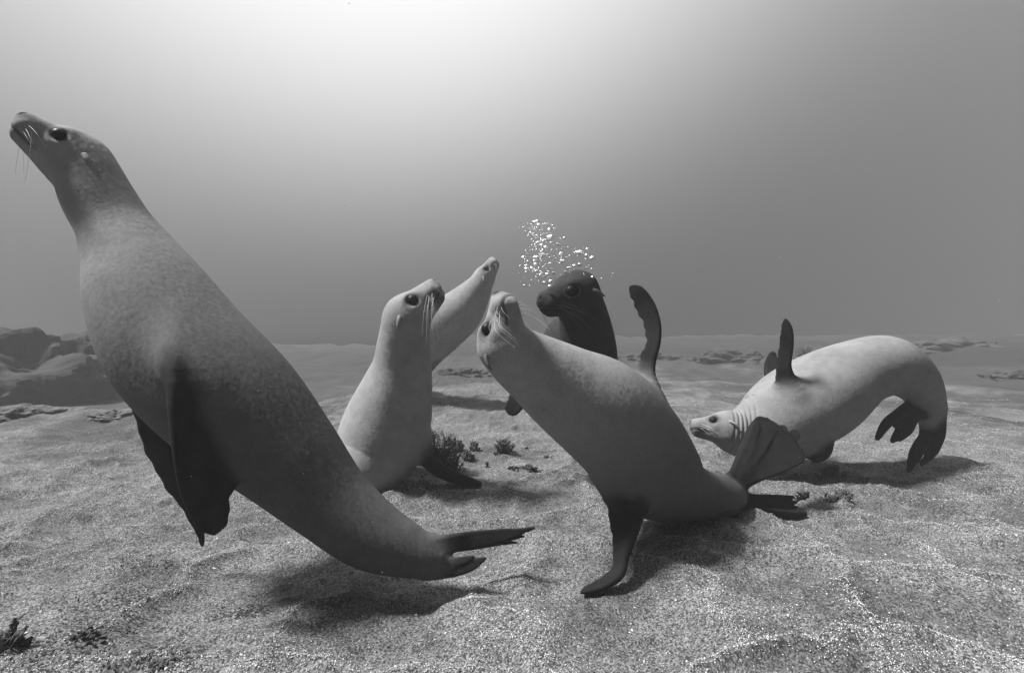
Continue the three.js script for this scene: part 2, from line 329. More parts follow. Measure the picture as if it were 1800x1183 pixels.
    if (i && j && s !== val[at3(i, j, k + 1)] < 0) quad(vid[at3(i - 1, j - 1, k)], vid[at3(i, j - 1, k)], vid[o], vid[at3(i - 1, j, k)], s);
  }
  const g = new THREE.BufferGeometry();
  g.setAttribute('position', new THREE.Float32BufferAttribute(pos, 3)); g.setAttribute('normal', new THREE.Float32BufferAttribute(nor, 3)); g.setAttribute('color', new THREE.Float32BufferAttribute(col, 3)); g.setIndex(idx);
  return g;
}

function makeSeaLion(o) {
  const O = at(...o.head.at), S = o.head.scale, ez = camera.position.clone().sub(O).normalize(), ex = V(0, 1, 0).cross(ez).normalize(), ey = ez.clone().cross(ex);
  const turned = (v) => V(0, 0, 0).addScaledVector(ex, v[0]).addScaledVector(ey, v[1]).addScaledVector(ez, v[2]);   // head directions: to the right, up, towards the viewer
  const fwd = turned(o.head.fwd).normalize(), up = turned(o.head.up); up.addScaledVector(fwd, -up.dot(fwd)).normalize();
  const side = fwd.clone().cross(up);
  const hp = (x, y, z) => O.clone().addScaledVector(fwd, x * S).addScaledVector(up, y * S).addScaledVector(side, z * S);
  const inv = (x, y, z) => { const q = V(x, y, z).sub(O); return [q.dot(fwd) / S, q.dot(up) / S, q.dot(side) / S]; };
  const rows = o.body.map(([x, y, d, r], i) => { const p = at(x, y, d); return [p.x, p.y, p.z, mm(r, d) / widened(o.body, i)]; });
  rows.unshift([O.x, O.y, O.z, 0.066 * S]);
  const N = 84, rr = spline(rows, N), body = [];
  for (let i = 0; i < N; i++) {
    const a = rr[i], b = rr[i + 1];
    body.push(cone(V(...a), V(...b), Math.max(0.004, a[3]), Math.max(0.004, b[3]), { s: i / N, ds: 1 / N }));
  }
  const mw = o.head.muzzle ?? 1, ml = o.head.long ?? 1, mx = (x) => (x < 0.06 ? x : 0.06 + (x - 0.06) * ml);
  const head = [
    ball(hp(0, 0.004, 0), 0.07 * S), cone(hp(0.015, -0.006, 0), hp(mx(0.122), -0.016, 0), 0.061 * S, 0.033 * mw * S), cone(hp(0.0, -0.03, 0), hp(mx(0.12), -0.042, 0), 0.052 * S, 0.023 * mw * S),
    ball(hp(mx(0.126), -0.02, 0.0175 * mw), 0.0258 * mw * S), ball(hp(mx(0.126), -0.02, -0.0175 * mw), 0.0258 * mw * S), ball(hp(mx(0.146), -0.004, 0), 0.0135 * S),
    ball(hp(0.046, 0.029, 0.034), 0.025 * S), ball(hp(0.046, 0.029, -0.034), 0.025 * S), cone(hp(0.035, 0.014, 0), hp(mx(0.14), 0.0, 0), 0.045 * S, 0.017 * mw * S),
    ball(hp(0.05, -0.012, 0.036), 0.028 * S), ball(hp(0.05, -0.012, -0.036), 0.028 * S),
  ];
  const cuts = [], eyeR = 0.018 * (o.head.eye ?? 1);
  for (const z of [-1, 1]) cuts.push(ball(hp(0.0655, 0.017, 0.0455 * z + eyeR * z), eyeR * 1.06 * S));
  const lips = (a, b, c) => Math.exp(-(((b + 0.037 + (0.15 - a) * 0.13) / 0.0036) ** 2)) * sstep(0.06, 0.08, a);
  const nostril = (a, b, c) => Math.exp(-(((Math.abs(c) - 0.0085 + (b - 0.002) * -0.5) / 0.0028) ** 2) - (((b - 0.002) / 0.006) ** 2)) * sstep(mx(0.142), mx(0.148), a);
  const groups = [{ k: 0.02, prims: body, body: 1 }, { k: 0.03 * S, prims: head, soft: 0.018 * S }];
  for (const b of o.blades) groups.push({ k: b.k ?? 0.03, prims: blade(b.rows, b), tag: 'flipper', digit: (b.k ?? 0.03) < 0.02 });
  for (const b of o.lumps ?? []) groups.push({ k: 0.06, prims: [ball(at(b[0], b[1], b[2]), mm(b[3], b[2]))] });
  groups.push({ k: 0.014 * S, prims: cuts, cut: 1 });
  const headR = 0.24 * S;
  const dent = (x, y, z) => { const X = x - O.x, Y = y - O.y, Z = z - O.z; if (X * X + Y * Y + Z * Z > headR * headR) return 0; const a = (X * fwd.x + Y * fwd.y + Z * fwd.z) / S; if (a < 0.06) return o.folds ? S * o.folds(a) : 0; const b = (X * up.x + Y * up.y + Z * up.z) / S, c = (X * side.x + Y * side.y + Z * side.z) / S; return S * (0.003 * lips(a, b, c) + 0.005 * nostril(a, b, c)); };
  const fd = field(groups, dent), seed = o.seed ?? 0;
  const colorOf = (x, y, z, act) => {
    const B = [], Q = [];
    let db = 1e3, df = 1e3;
    for (let g = 0; g < groups.length; g++) {
      if (groups[g].body) for (const p of act[g]) { const e = p.f(x, y, z); const h = p.h(x, y, z); B.push(e, p.s + h * p.ds); if (e < db) db = e; }
      else if (groups[g].tag) for (const p of act[g]) { const e = p.f(x, y, z); Q.push(e, groups[g].digit ? 1 : p.s + p.h(x, y, z)); if (e < df) df = e; }
    }
    const mean = (L, least, over, none) => { let a = 0, w = 0; for (let i = 0; i < L.length; i += 2) { const k = Math.exp((least - L[i]) / over); a += k * L[i + 1]; w += k; } return w ? a / w : none; };
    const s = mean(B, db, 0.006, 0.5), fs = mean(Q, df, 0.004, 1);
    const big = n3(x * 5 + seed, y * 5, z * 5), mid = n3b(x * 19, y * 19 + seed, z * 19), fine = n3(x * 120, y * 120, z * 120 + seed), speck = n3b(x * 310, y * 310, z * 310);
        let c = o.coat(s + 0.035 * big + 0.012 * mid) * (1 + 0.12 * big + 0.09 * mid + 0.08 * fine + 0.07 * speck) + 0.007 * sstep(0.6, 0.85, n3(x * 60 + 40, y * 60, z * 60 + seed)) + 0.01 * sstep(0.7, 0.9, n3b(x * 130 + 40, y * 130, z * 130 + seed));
    const fl = sstep(-0.01, 0.03, db - df + 0.006 * mid) * sstep(-0.05, 0.28, fs + 0.05 * big + 0.03 * mid);
    c = lerp(c, (o.flipper ?? 0.012) * (1 + 0.25 * mid + 0.2 * fine), fl);
    const [hx, hy, hz] = inv(x, y, z), az = Math.abs(hz);
    if (hx > -0.09 && db < 0.09) {
      const F = o.face ?? {};
      const er = Math.hypot((hx - 0.061) * 0.75, (hy - 0.015) * 1.05, az - 0.05) / eyeR;
      c *= 1 - (F.eye ?? 0.75) * (1 - sstep(0.9, 1.9, er + 0.15 * mid)); c = lerp(c, 0.3, (F.lid ?? 0.25) * Math.exp(-(((er - 1.22) / 0.14) ** 2)));
      c = lerp(c, F.muzzle ?? 0.1, (F.mw ?? 0.6) * sstep(mx(0.08), mx(0.12), hx + 0.012 * mid) * sstep(0.01, -0.02, hy));
      c = lerp(c, 0.012, 1 - sstep(0.012, 0.019, Math.hypot(hx - mx(0.152), hy + 0.002, hz * 0.8)));
      c = lerp(c, 0.015, Math.min(1, 0.8 * lips(hx, hy, hz) + nostril(hx, hy, hz)));
    }
    return Math.max(0.008, c);
  };
  const geo = meshField(fd, o.cell ?? 0.0045, colorOf);
  geo.computeBoundingBox();
  const bb = geo.boundingBox, base = V((bb.min.x + bb.max.x) / 2, bb.min.y, (bb.min.z + bb.max.z) / 2);
  const root = thing('sea_lion', o.label, 'sea lion', base, o.group);
  geo.translate(-base.x, -base.y, -base.z);
  part('body', geo, furMat, root);
  const loc = (v) => v.clone().sub(base);
  for (const z of [-1, 1]) {
    const e = new THREE.SphereGeometry(eyeR * S, 24, 16); const c = loc(hp(0.0625, 0.0165, (0.062 - eyeR) * z)); e.translate(c.x, c.y, c.z);
    part('eye', e, eyeMat, root);
    let ez0 = 0.04; for (const all = fd.groups.map((g) => g.prims); ez0 < 0.14; ez0 += 0.001) { const q = hp(-0.008, 0.012, ez0 * z); if (fd.at(q.x, q.y, q.z, all) > 0) break; }
    const ear = taperTube([hp(0.0, 0.014, (ez0 - 0.008) * z), hp(-0.014, 0.007, (ez0 + 0.006) * z), hp(-0.031, -0.004, (ez0 + 0.013) * z), hp(-0.047, -0.016, (ez0 + 0.013) * z)].map(loc), [0.0075 * S, 0.0072 * S, 0.0055 * S, 0.0012 * S], 10, 0.6, side.clone());
    part('ear', ear, o.darkEar ? darkEarMat : earMat, root);
    const rnd = rngOf(91 + z + seed), W = o.whiskers ?? {};
    for (let i = 0; i < (W.n ?? 9); i++) {
      const r = i % 3, q = Math.floor(i / 3), a = hp(mx(0.13) - 0.011 * q, -0.012 - 0.009 * r, (0.034 * mw + 0.004 * q) * z), len = (0.05 + 0.022 * q + 0.02 * rnd()) * (W.len ?? 1), dr = (W.droop ?? 0.6) * (0.35 + 1.1 * rnd()), ou = 0.3 + 0.6 * rnd();
      const b = hp(mx(0.13) - 0.011 * q - len * 0.35, -0.012 - 0.009 * r - len * dr * 0.4, (0.034 * mw + 0.004 * q + len * ou) * z), c = hp(mx(0.13) - 0.011 * q - len * 0.85, -0.012 - 0.009 * r - len * dr, (0.034 * mw + len * ou * 1.25) * z);
      part('whisker', taperTube([a, b, c].map(loc), [0.0005, 0.00045, 0.00025], 4), W.dark ? darkHair : paleHair, root);
    }
  }
  return root;
}

// foreground left: rising to the left, near flipper hanging down
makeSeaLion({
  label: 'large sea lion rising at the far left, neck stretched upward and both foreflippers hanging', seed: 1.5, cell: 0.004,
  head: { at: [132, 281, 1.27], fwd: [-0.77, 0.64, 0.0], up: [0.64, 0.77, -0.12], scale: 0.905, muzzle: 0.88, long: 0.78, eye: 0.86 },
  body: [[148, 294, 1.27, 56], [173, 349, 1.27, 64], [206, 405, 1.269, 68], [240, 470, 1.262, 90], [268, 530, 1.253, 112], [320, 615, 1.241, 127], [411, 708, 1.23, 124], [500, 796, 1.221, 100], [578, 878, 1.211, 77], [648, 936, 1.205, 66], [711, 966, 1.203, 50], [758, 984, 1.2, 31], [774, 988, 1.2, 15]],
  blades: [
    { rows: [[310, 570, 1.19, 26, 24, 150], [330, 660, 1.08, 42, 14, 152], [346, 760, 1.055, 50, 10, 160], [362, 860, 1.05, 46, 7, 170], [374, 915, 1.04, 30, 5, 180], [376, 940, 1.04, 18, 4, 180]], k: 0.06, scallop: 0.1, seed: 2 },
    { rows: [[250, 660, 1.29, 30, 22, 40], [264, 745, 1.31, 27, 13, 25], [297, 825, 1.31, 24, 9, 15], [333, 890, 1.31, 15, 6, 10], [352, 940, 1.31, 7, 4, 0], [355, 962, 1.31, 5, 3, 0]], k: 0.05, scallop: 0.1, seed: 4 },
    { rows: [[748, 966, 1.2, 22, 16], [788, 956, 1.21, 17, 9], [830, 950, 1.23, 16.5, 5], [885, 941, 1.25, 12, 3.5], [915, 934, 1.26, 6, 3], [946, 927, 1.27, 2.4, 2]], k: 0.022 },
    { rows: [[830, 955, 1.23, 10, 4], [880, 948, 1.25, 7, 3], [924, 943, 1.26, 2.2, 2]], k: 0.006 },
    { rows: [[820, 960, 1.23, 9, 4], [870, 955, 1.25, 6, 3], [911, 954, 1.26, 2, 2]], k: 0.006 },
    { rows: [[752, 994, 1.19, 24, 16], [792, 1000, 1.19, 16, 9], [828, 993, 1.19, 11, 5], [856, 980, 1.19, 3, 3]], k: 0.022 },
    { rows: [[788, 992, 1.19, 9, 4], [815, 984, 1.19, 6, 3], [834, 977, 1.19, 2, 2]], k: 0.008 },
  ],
  coat: (s) => lerp(0.24, 0.085, sstep(0.22, 0.6, s)), flipper: 0.018,  // neck-to-body darkening: part pelage, part shade put into the colour
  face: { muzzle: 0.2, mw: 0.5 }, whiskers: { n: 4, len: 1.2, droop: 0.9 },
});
// middle: sitting on the sand and looking up to the right
makeSeaLion({
  label: 'pale sea lion sitting up on the sand, looking upward beside the weed clumps', seed: 7.3,
  head: { at: [713, 556, 1.9], fwd: [0.63, 0.77, 0.1], up: [-0.77, 0.63, -0.05], scale: 1.05, muzzle: 1.2, eye: 1.05 },
  body: [[712, 575, 1.91, 42], [709, 610, 1.94, 47], [706, 650, 1.97, 53], [694, 700, 2.0, 66], [678, 752, 2.02, 77], [655, 800, 2.0, 70], [620, 840, 1.92, 58], [580, 872, 1.83, 42], [548, 893, 1.77, 27], [530, 902, 1.75, 14]],
  blades: [
    { rows: [[735, 770, 1.97, 24, 18, 30], [746, 798, 1.98, 20, 10, 40], [764, 822, 2.0, 22, 8, 60], [800, 841, 2.02, 22, 6, 66], [832, 850, 2.03, 15, 4, 68], [846, 853, 2.04, 7, 3, 68]], k: 0.05, scallop: 0.08 },
    { rows: [[560, 886, 1.78, 22, 9, 50], [530, 902, 1.74, 22, 6, 55], [505, 910, 1.72, 10, 4, 55]], k: 0.03 },
    { rows: [[552, 896, 1.74, 18, 8, 50], [528, 914, 1.69, 16, 5, 55], [506, 919, 1.67, 8, 4, 55]], k: 0.02 },
  ],
  coat: (s) => 0.25,
  face: { muzzle: 0.08, mw: 0.85 }, whiskers: { n: 9, len: 1.25, droop: 0.9 },
});
// far behind: pale, half lost in the water
makeSeaLion({
  label: 'faint pale sea lion farthest back in the haze, head raised', seed: 3.1, cell: 0.011,
  head: { at: [850, 488, 4.2], fwd: [0.42, 0.9, -0.1], up: [-0.9, 0.42, 0.1], scale: 1.12, muzzle: 1.2 },
  body: [[845, 500, 4.2, 21], [833, 518, 4.22, 28], [808, 549, 4.26, 40], [775, 575, 4.32, 46], [742, 604, 4.45, 46], [722, 628, 4.7, 42], [712, 640, 5.0, 36], [708, 648, 5.3, 24], [706, 652, 5.5, 12]],
  blades: [{ rows: [[770, 600, 4.3, 18, 8, 20], [755, 635, 4.3, 16, 4, 20], [740, 665, 4.3, 6, 2, 20]], k: 0.06 }, { rows: [[706, 651, 5.4, 14, 6, 0], [704, 660, 5.7, 16, 3, 0], [703, 668, 5.9, 6, 2, 0]], k: 0.05 }],
  coat: () => 0.24, flipper: 0.1, whiskers: { n: 3 },
});
// behind the middle: dark one blowing bubbles
makeSeaLion({
  label: 'dark sea lion blowing bubbles from its nose, facing left', seed: 9.9, darkEar: true,
  head: { at: [1016, 514, 1.86], fwd: [-0.78, -0.12, 0.6], up: [-0.05, 1, 0.12], scale: 1.05, muzzle: 1.1 },
  body: [[1022, 540, 1.88, 41], [1029, 575, 1.92, 46], [1032, 615, 1.97, 52], [1028, 660, 2.02, 60], [1030, 710, 2.08, 66], [1060, 750, 2.16, 64], [1100, 775, 2.25, 50], [1130, 790, 2.33, 32], [1150, 800, 2.4, 16]],
  blades: [
    { rows: [[985, 645, 2.02, 28, 16, 20], [945, 672, 2.02, 20, 9, 10], [917, 695, 2.02, 17, 6, 0], [902, 716, 2.02, 15, 5, 0], [895, 729, 2.02, 9, 4, 0]], k: 0.05, scallop: 0.1 },
    { rows: [[1145, 797, 2.38, 20, 9], [1170, 806, 2.45, 22, 5], [1192, 812, 2.5, 10, 3]], k: 0.03 },
  ],
  lumps: [[1002, 612, 2.08, 50], [1008, 590, 2.06, 40]],
  coat: (s) => 0.034, face: { muzzle: 0.03, mw: 0.8 }, flipper: 0.03, whiskers: { n: 9, len: 1.1, droop: 1.1, dark: true },
});
// foreground right: bending backwards with its head inverted
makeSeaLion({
  label: 'dark-bodied sea lion twisting upside down, one foreflipper planted and one raised', seed: 4.4, darkEar: true, cell: 0.004,
  head: { at: [884, 608, 1.3], fwd: [-0.1, 0.95, 0.25], up: [-0.8, -0.05, -0.58], scale: 0.86, muzzle: 0.98, eye: 1.05 },
  body: [[892, 620, 1.31, 42], [911, 630, 1.32, 54], [950, 655, 1.35, 65], [1003, 690, 1.39, 80], [1058, 724, 1.43, 93], [1107, 774, 1.47, 92], [1145, 824, 1.51, 84], [1185, 855, 1.55, 60], [1235, 868, 1.6, 42], [1275, 873, 1.63, 28], [1292, 875, 1.65, 15]],
  blades: [
    { rows: [[1100, 850, 1.42, 44, 34, 10], [1101, 900, 1.37, 33, 22, 15], [1098, 940, 1.31, 24, 13, 20], [1092, 978, 1.26, 16, 10, 35], [1085, 1007, 1.23, 17, 8, 45], [1058, 1027, 1.205, 16, 6, 52], [1034, 1037, 1.19, 12, 5, 55], [1020, 1042, 1.18, 6, 4, 55]], k: 0.06, scallop: 0.06 },
    { rows: [[1128, 690, 1.5, 34, 24, 180], [1135, 655, 1.52, 18, 13, 180], [1141, 628, 1.54, 14, 10, 180], [1149, 602, 1.56, 13, 8, 180], [1148, 573, 1.58, 15, 6, 180], [1137, 542, 1.6, 17, 5, 180], [1122, 517, 1.61, 15, 4, 180], [1108, 503, 1.62, 9, 3, 180]], k: 0.05, scallop: 0.14, seed: 3 },
    { rows: [[1262, 862, 1.62, 24, 16], [1295, 843, 1.68, 20, 9], [1330, 810, 1.73, 40, 5], [1358, 783, 1.765, 55, 4], [1384, 760, 1.785, 58, 3.4]], k: 0.04, round: 0.12 },
    { rows: [[1290, 845, 1.68, 8, 6], [1313, 795, 1.74, 8, 4], [1332, 746, 1.8, 7, 3]], k: 0.014 },
    { rows: [[1295, 845, 1.68, 8, 6], [1335, 790, 1.75, 11, 4], [1355, 747, 1.81, 11, 3]], k: 0.014 },
    { rows: [[1300, 845, 1.68, 8, 6], [1350, 795, 1.76, 11, 4], [1380, 749, 1.82, 12, 3]], k: 0.014 },
    { rows: [[1300, 848, 1.68, 8, 6], [1360, 808, 1.76, 11, 4], [1402, 757, 1.83, 12, 3]], k: 0.014 },
    { rows: [[1300, 855, 1.68, 8, 6], [1355, 826, 1.76, 11, 4], [1410, 790, 1.83, 12, 3]], k: 0.014 },
    { rows: [[1255, 885, 1.62, 26, 18], [1300, 890, 1.66, 22, 10], [1345, 890, 1.69, 21, 6], [1388, 890, 1.71, 18, 4]], k: 0.04 },
    { rows: [[1340, 876, 1.69, 6, 5], [1375, 876, 1.71, 6, 4], [1397, 874, 1.72, 3, 3]], k: 0.006 },
    { rows: [[1345, 884, 1.69, 6, 5], [1380, 884, 1.71, 6, 4], [1403, 883, 1.72, 2.5, 3]], k: 0.006 },
    { rows: [[1345, 892, 1.69, 6, 5], [1380, 891, 1.71, 6, 4], [1404, 892, 1.72, 2.5, 3]], k: 0.006 },
    { rows: [[1345, 900, 1.68, 7, 5], [1390, 905, 1.69, 8, 5], [1419, 904, 1.7, 6, 4]], k: 0.006 },
  ],
  coat: (s) => lerp(0.27, 0.09, sstep(0.2, 0.65, s)),  // paler neck, darker body: natural fur range with painted shade on top
  face: { muzzle: 0.2, mw: 0.4 }, whiskers: { n: 11, len: 0.62, droop: 0.9 },
});
// right: rolling over, tail arched above
makeSeaLion({
  label: 'pale-backed sea lion rolling over at the right, hind flippers trailing from its arched tail', seed: 6.6,
  head: { at: [1274, 752, 2.12], fwd: [-0.95, 0.08, 0.2], up: [0.05, 0.92, -0.3], scale: 0.84, muzzle: 1.15, eye: 1.05 },
  body: [[1287, 758, 2.13, 36], [1304, 763, 2.15, 42], [1345, 752, 2.18, 61], [1390, 724, 2.2, 78], [1440, 696, 2.22, 80], [1504, 657, 2.24, 62], [1560, 643, 2.26, 52], [1603, 664, 2.26, 43], [1627, 697, 2.25, 35], [1633, 722, 2.24, 26], [1633, 738, 2.23, 14]],
  blades: [
    { rows: [[1388, 690, 2.1, 25, 18, 180], [1379, 648, 2.08, 14, 8, 180], [1383, 608, 2.07, 13, 5, 180], [1384, 582, 2.06, 11, 4, 180], [1381, 560, 2.06, 5, 3, 180]], k: 0.05, scallop: 0.08 },
    { rows: [[1375, 690, 2.34, 24, 16, 10], [1357, 650, 2.42, 14, 7, 10], [1358, 628, 2.45, 9, 4, 0], [1362, 619, 2.45, 5, 3, 0]], k: 0.05 },
    { rows: [[1425, 770, 2.12, 36, 22, 30], [1438, 790, 2.1, 28, 10, 30], [1425, 806, 2.1, 14, 5, 30]], k: 0.05 },
    { rows: [[1630, 712, 2.24, 24, 14], [1596, 728, 2.2, 20, 7], [1573, 750, 2.18, 20, 4]], k: 0.03 },
    { rows: [[1595, 718, 2.2, 9, 6], [1561, 743, 2.18, 10, 4], [1541, 774, 2.16, 5, 3]], k: 0.014 },
    { rows: [[1600, 735, 2.2, 8, 6], [1583, 757, 2.18, 9, 4], [1568, 778, 2.16, 5, 3]], k: 0.014 },
    { rows: [[1608, 735, 2.2, 8, 6], [1598, 757, 2.18, 8, 4], [1580, 775, 2.16, 4, 3]], k: 0.014 },
    { rows: [[1640, 718, 2.24, 24, 14], [1640, 760, 2.22, 24, 7], [1629, 795, 2.2, 20, 4]], k: 0.03 },
    { rows: [[1630, 760, 2.22, 10, 6], [1612, 795, 2.2, 13, 4], [1596, 831, 2.18, 4, 3]], k: 0.014 },
    { rows: [[1648, 760, 2.22, 9, 6], [1638, 795, 2.2, 10, 4], [1619, 818, 2.18, 4, 3]], k: 0.014 },
  ],
  folds: (a) => 0.006 * sstep(-0.02, -0.035, a) * (1 - sstep(-0.13, -0.16, a)) * (0.5 - 0.5 * Math.cos(a * 2 * Math.PI / 0.021)),
  coat: () => 0.21, face: { muzzle: 0.12, mw: 0.6 }, whiskers: { n: 6 },
});

// ---------------------------------------------------------------- bubbles
{
  const mat = new THREE.MeshPhysicalMaterial({ color: new THREE.Color().setRGB(0.92, 0.92, 0.92), metalness: 1, roughness: 0.3 });
  const rnd = rngOf(31), shapes = [0, 1, 2].map((k) => { const g = new THREE.SphereGeometry(1, 14, 10), p = g.attributes.position; for (let i = 0; i < p.count; i++) { const f = 1 + 0.22 * n3(p.getX(i) * 1.1 + k * 9, p.getY(i) * 1.1, p.getZ(i) * 1.1); p.setXYZ(i, p.getX(i) * f, p.getY(i) * f * 0.72, p.getZ(i) * f); } g.computeVertexNormals(); return g; });
  const list = [[942, 391, 4.5], [947, 395, 3], [931, 403, 2.3], [966, 404, 3.6], [939, 413, 2.6], [944, 414, 2], [967, 417, 4.6], [959, 422, 3.6], [948, 427, 3.8], [952, 431, 3.6], [969, 427, 3], [959, 434, 2.8], [983, 430, 3], [992, 418, 2], [941, 433, 2.8], [954, 448, 4.6], [963, 448, 2.8], [921, 452, 2.8], [942, 453, 4.4], [987, 447, 4.2], [1018, 444, 5], [1012, 446, 3.6], [1035, 438, 2.6], [1031, 449, 3.6], [1041, 453, 4.2], [988, 459, 3.8], [968, 463, 2.6], [930, 460, 2.6], [941, 459, 3.6], [941, 464, 3.6], [925, 467, 2.8], [1019, 465, 3.2], [1010, 467, 3.2], [1001, 471, 3.2], [1031, 471, 2.4], [994, 478, 2.8], [973, 480, 3.2], [926, 473, 3.6], [937, 472, 2.8], [943, 476, 3.2], [953, 482, 2.8], [963, 482, 2.8], [956, 487, 3.2], [958, 497, 3.6], [968, 495, 3.6], [967, 503, 2.8], [1041, 487, 2]];
  let first = null;
  list.forEach(([x, y, r], i) => {
    const d = 1.66 + 0.1 * rnd(), p = at(x, y, d), m = first ? first.clone() : new THREE.Mesh(shapes[0], mat);
    if (!first) { first = m; m.userData = { label: 'silvery air bubble rising above the dark sea lion', category: 'bubble', group: 'bubbles rising from the dark sea lion' }; }
    else m.userData = { ...first.userData };
    m.geometry = shapes[i % 3]; m.name = numbered('bubble'); m.castShadow = true;
    m.position.copy(p); m.scale.setScalar(mm(r * 1.15, d)); m.scale.x *= 0.8 + 0.9 * rnd(); m.scale.y *= 0.75 + 0.4 * rnd(); m.rotation.set(0.4 * (rnd() - 0.5), 6 * rnd(), 0.7 * (rnd() - 0.3));
    scene.add(m);
  });
  const n = 260, f = new THREE.InstancedMesh(new THREE.IcosahedronGeometry(1, 1), mat, n), M = new THREE.Matrix4();
  for (let i = 0; i < n; i++) {
    const u = rnd(), a = rnd() + rnd() + rnd() - 1.5, x = u < 0.72 ? lerp(956, 936, rnd()) + a * 26 : 1000 + a * 60, y = u < 0.72 ? lerp(505, 392, rnd() ** 0.8) : 462 + (rnd() - 0.5) * 60, d = 1.62 + 0.16 * rnd(), s = mm(0.6 + 1.3 * rnd() ** 2, d);
    M.compose(at(x, y, d), new THREE.Quaternion(), V(s, s * 0.8, s)); f.setMatrixAt(i, M);
  }
  f.name = 'fine_bubbles'; f.userData = { kind: 'stuff', label: 'spray of very fine bubbles between the larger bubbles', category: 'bubbles' };
  scene.add(f);
}

// ---------------------------------------------------------------- weed and stones
const weedMat = new THREE.MeshStandardMaterial({ color: new THREE.Color().setRGB(0.055, 0.055, 0.055), roughness: 0.9 });
const weedPale = new THREE.MeshStandardMaterial({ color: new THREE.Color().setRGB(0.1, 0.1, 0.1), roughness: 0.9 });
function ground(x, y) { const d = CAM_Y * F / (y - 591.5), p = at(x, y, d); let q = d; for (let i = 0; i < 6; i++) { q = (CAM_Y - seabedHeight((x - 900) / F * q, -q)) * F / (y - 591.5); } p.copy(at(x, y, q)); return [p, q]; }
function weed(name, label, x, y, w, h, seed, { lean = 0, n = 60, mat = weedMat, group } = {}) {
  const [p, d] = ground(x, y), rnd = rngOf(seed), W = mm(w, d), H = mm(h, d), g = [];
  const root = thing(name, label, 'seaweed', p.clone().add(V(0, -0.006, 0)), group);
  for (let i = 0; i < n; i++) {
    const bx = (rnd() + rnd() - 1) * W, bz = (rnd() + rnd() - 1) * W * 0.6, hh = H * (0.35 + 0.65 * rnd()) * (1 - 0.55 * Math.abs(bx) / W), sx = (rnd() - 0.5) * 0.7 * hh + lean * hh + bx * 0.3, sz = (rnd() - 0.5) * 0.7 * hh, gy = seabedHeight(p.x + bx, p.z + bz) - p.y;
    const b = V(bx, gy, bz), m = V(bx + sx * 0.4, gy + hh * 0.6, bz + sz * 0.4), t = V(bx + sx, gy + hh, bz + sz), r = 0.0028 + 0.0028 * rnd();
    g.push(taperTube([b, m, t], [r * 0.5, r, r * 1.3, r * 0.7], 5, 0.3, V(rnd() - 0.5, 0.2, rnd() - 0.5).normalize()));
    for (let k = 0; k < 3; k++) { const q = m.clone().lerp(t, rnd() * 0.8), a = rnd() * 6.28, l = hh * (0.18 + 0.2 * rnd()); g.push(taperTube([q, q.clone().add(V(Math.cos(a) * l * 0.6, l * 0.3, Math.sin(a) * l * 0.6)), q.clone().add(V(Math.cos(a) * l, l * 0.7, Math.sin(a) * l))], [r * 0.4, r, r * 0.6], 4, 0.35, V(0, 1, 0.2).normalize())); }
  }
  part('fronds', mergeGeometries(g), mat, root).userData.kind = 'stuff';
  const hf = new THREE.SphereGeometry(W * 0.42, 12, 6); hf.scale(1, 0.22, 0.6); part('holdfast', hf, mat, root);
  return root;
}
const WG = 'weed clumps on the sand behind the sitting sea lion';
weed('seaweed_clump', 'bushy dark weed clump close behind the sitting sea lion\'s foreflipper', 778, 826, 34, 62, 201, { n: 110 });
weed('seaweed_clump', 'rounded weed tuft just above the darkest weed bush', 797, 793, 17, 28, 202, { n: 60 });
weed('seaweed_clump', 'ragged weed sprig touching the sitting sea lion\'s chest', 761, 781, 12, 34, 203, { n: 30, lean: -0.3 });
weed('seaweed_clump', 'small round weed tuft on the right side of the weed bush', 822, 805, 12, 18, 204, { n: 46 });
weed('seaweed_clump', 'thin upright weed tuft behind the small round one', 834, 791, 9, 18, 205, { n: 26, mat: weedPale });
weed('seaweed_clump', 'spiky weed plant standing alone with one tall central shoot', 887, 797, 16, 30, 206, { n: 44 });
weed('seaweed_clump', 'low flat weed mat, the longest dark streak on the sand', 928, 824, 22, 10, 207, { n: 60, lean: 0.4 });
weed('seaweed_clump', 'little weed scrap left of the longest dark streak', 899, 823, 9, 7, 208, { n: 26 });
weed('seaweed_clump', 'single dark weed scrap nearest the dark sea lion\'s back', 922, 789, 8, 6, 209, { n: 24, lean: 0.6 });
weed('seaweed_clump', 'short black weed stalk sticking out of bare sand', 857, 824, 2.5, 12, 210, { n: 5, lean: -0.3 });
weed('seaweed_clump', 'thin weed sprig beside the twisting sea lion\'s flank', 962, 806, 10, 7, 211, { n: 14 });
weed('seaweed_clump', 'drifted leafy weed lying beyond the twisting sea lion\'s hind flipper', 1466, 884, 30, 16, 212, { n: 90, lean: 0.3 });
weed('seaweed_clump', 'curled weed strand left of the drifted leafy weed', 1412, 874, 11, 18, 213, { n: 26, lean: -0.3 });
weed('seaweed_clump', 'small weed crumb at the right tip of the drifted weed', 1506, 883, 7, 5, 214, { n: 18 });
weed('seaweed_clump', 'loose weed under the rolling sea lion\'s belly', 1462, 838, 22, 26, 215, { n: 40, mat: weedPale });
weed('seaweed_clump', 'branching weed in the near left corner of the sand', 8, 1142, 36, 52, 216, { n: 34, lean: 0.25 });

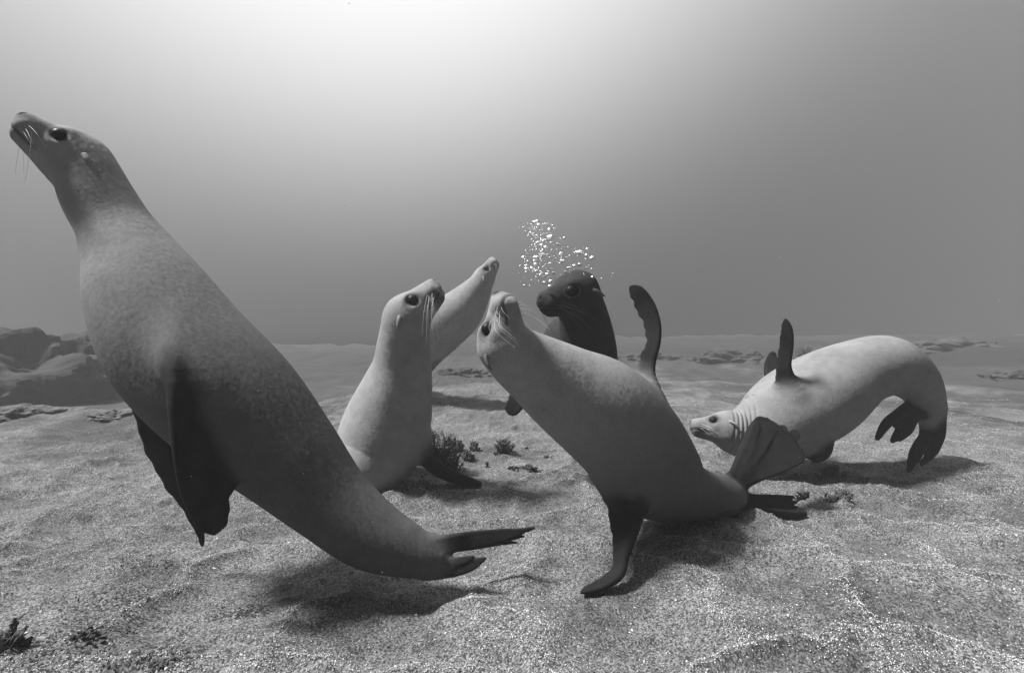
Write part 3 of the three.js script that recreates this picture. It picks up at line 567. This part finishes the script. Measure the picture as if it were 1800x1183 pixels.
// broken weed and dark scraps lying in drifts in the near left corner
{
  const rnd = rngOf(80), n = 1500, g = new THREE.BoxGeometry(1, 0.25, 0.4), m = new THREE.InstancedMesh(g, new THREE.MeshStandardMaterial({ color: new THREE.Color().setRGB(0.04, 0.04, 0.04), roughness: 0.9 }), n), M = new THREE.Matrix4();
  const spots = [[265, 1000, 0.07], [215, 1050, 0.07], [160, 1100, 0.08], [120, 1140, 0.08], [285, 1168, 0.05], [20, 1150, 0.09], [420, 1075, 0.04]];
  for (let i = 0; i < n; i++) {
    const q = spots[Math.floor(rnd() * spots.length)], c = ground(q[0], q[1])[0], x = c.x + (rnd() + rnd() + rnd() - 1.5) * q[2] * 1.5, z = c.z + (rnd() + rnd() + rnd() - 1.5) * q[2], l = 0.003 + 0.009 * rnd() ** 3;
    M.compose(V(x, seabedHeight(x, z) + 0.0012, z), new THREE.Quaternion().setFromEuler(new THREE.Euler(0.5 * (rnd() - 0.5), 6.28 * rnd(), 0.5 * (rnd() - 0.5))), V(l, 0.003, 0.005));
    m.setMatrixAt(i, M);
  }
  m.name = 'weed_litter'; m.userData = { kind: 'stuff', label: 'dark scraps of weed strewn over the sand in the near left corner', category: 'weed litter' };
  scene.add(m);
}
weed('seaweed_clump', 'flat dark weed scrap lying alone near the bottom edge, left of middle', 282, 1170, 26, 12, 217, { n: 30, lean: 0.4 });
weed('seaweed_clump', 'loose low weed between the corner weed and the lone scrap', 150, 1120, 30, 16, 218, { n: 26, lean: 0.3 });

const rockMat = new THREE.MeshStandardMaterial({ vertexColors: true, roughness: 0.95 });
function rock(name, label, c, r, seed, tone = 0.1, group) {
  const g = new THREE.IcosahedronGeometry(1, 30), p = g.attributes.position, col = new Float32Array(p.count * 3);
  for (let i = 0; i < p.count; i++) {
    const x = p.getX(i), y = p.getY(i), z = p.getZ(i), f = 1 + 0.28 * n3(x * 1.2 + seed, y * 1.2, z * 1.2) + 0.13 * n3(x * 3.1, y * 3.1 + seed, z * 3.1) + 0.03 * n3(x * 8, y * 8, z * 8 + seed) + 0.012 * n3(x * 19, y * 19, z * 19 + seed);
    p.setXYZ(i, x * f * r.x, y * f * r.y, z * f * r.z);
    const t = tone * (1 + 0.35 * n3b(x * 4, y * 4, z * 4 + seed) + 0.25 * n3b(x * 14, y * 14 + seed, z * 14)); col[i * 3] = col[i * 3 + 1] = col[i * 3 + 2] = Math.max(0.02, t);
  }
  g.setAttribute('color', new THREE.BufferAttribute(col, 3)); g.computeVertexNormals();
  const m = new THREE.Mesh(g, rockMat); m.name = numbered(name); m.position.copy(c); m.castShadow = m.receiveShadow = true; m.userData = { label, category: 'rock' };
  if (group) m.userData.group = group;
  scene.add(m); return m;
}
const onSand = (x, d, sink = 0) => { const X = (x - 900) / F * d; return V(X, seabedHeight(X, -d) - sink, -d); };
rock('reef_rock', 'large hazy reef mound rising behind the sand at the far left', onSand(40, 7.0, 0.15), V(1.6, 1.05, 1.0), 5, 0.018);
rock('reef_rock', 'dark low rock on the sand crest at the left edge of the view', onSand(25, 3.5, 0.03), V(0.26, 0.1, 0.2), 6, 0.07);
rock('reef_rock', 'flat dark rock on the sand crest next to the rising sea lion', onSand(200, 3.45, 0.03), V(0.13, 0.06, 0.12), 7, 0.09);
rock('reef_rock', 'long thin dark rock between the two other rocks on the crest', onSand(95, 3.6, 0.03), V(0.2, 0.05, 0.14), 8, 0.08);
rock('reef_rock', 'faint wide rock on the distant sand beyond the raised foreflipper', onSand(1290, 9.5, 0.16), V(0.95, 0.34, 0.6), 9, 0.035);
rock('reef_rock', 'faint rock on the distant sand just right of the dark sea lion', onSand(1130, 10, 0.14), V(0.8, 0.26, 0.6), 10, 0.035);
rock('reef_rock', 'hazy rock beyond the sand between the sitting and twisting sea lions', onSand(815, 7.6, 0.11), V(0.42, 0.2, 0.4), 11, 0.035);
rock('reef_rock', 'hazy rock seen between raised flipper and back of the rolling sea lion', onSand(1420, 9, 0.14), V(0.5, 0.4, 0.5), 12, 0.035);
rock('reef_rock', 'low dark rock at the right edge of the view', onSand(1800, 6.5, 0.08), V(0.55, 0.18, 0.4), 13, 0.035);
rock('reef_rock', 'wide hazy ledge far behind the rolling sea lion\'s tail', onSand(1650, 10, 0.17), V(1.2, 0.3, 0.7), 14, 0.035);

shade(scene);
renderer.render(scene, camera);
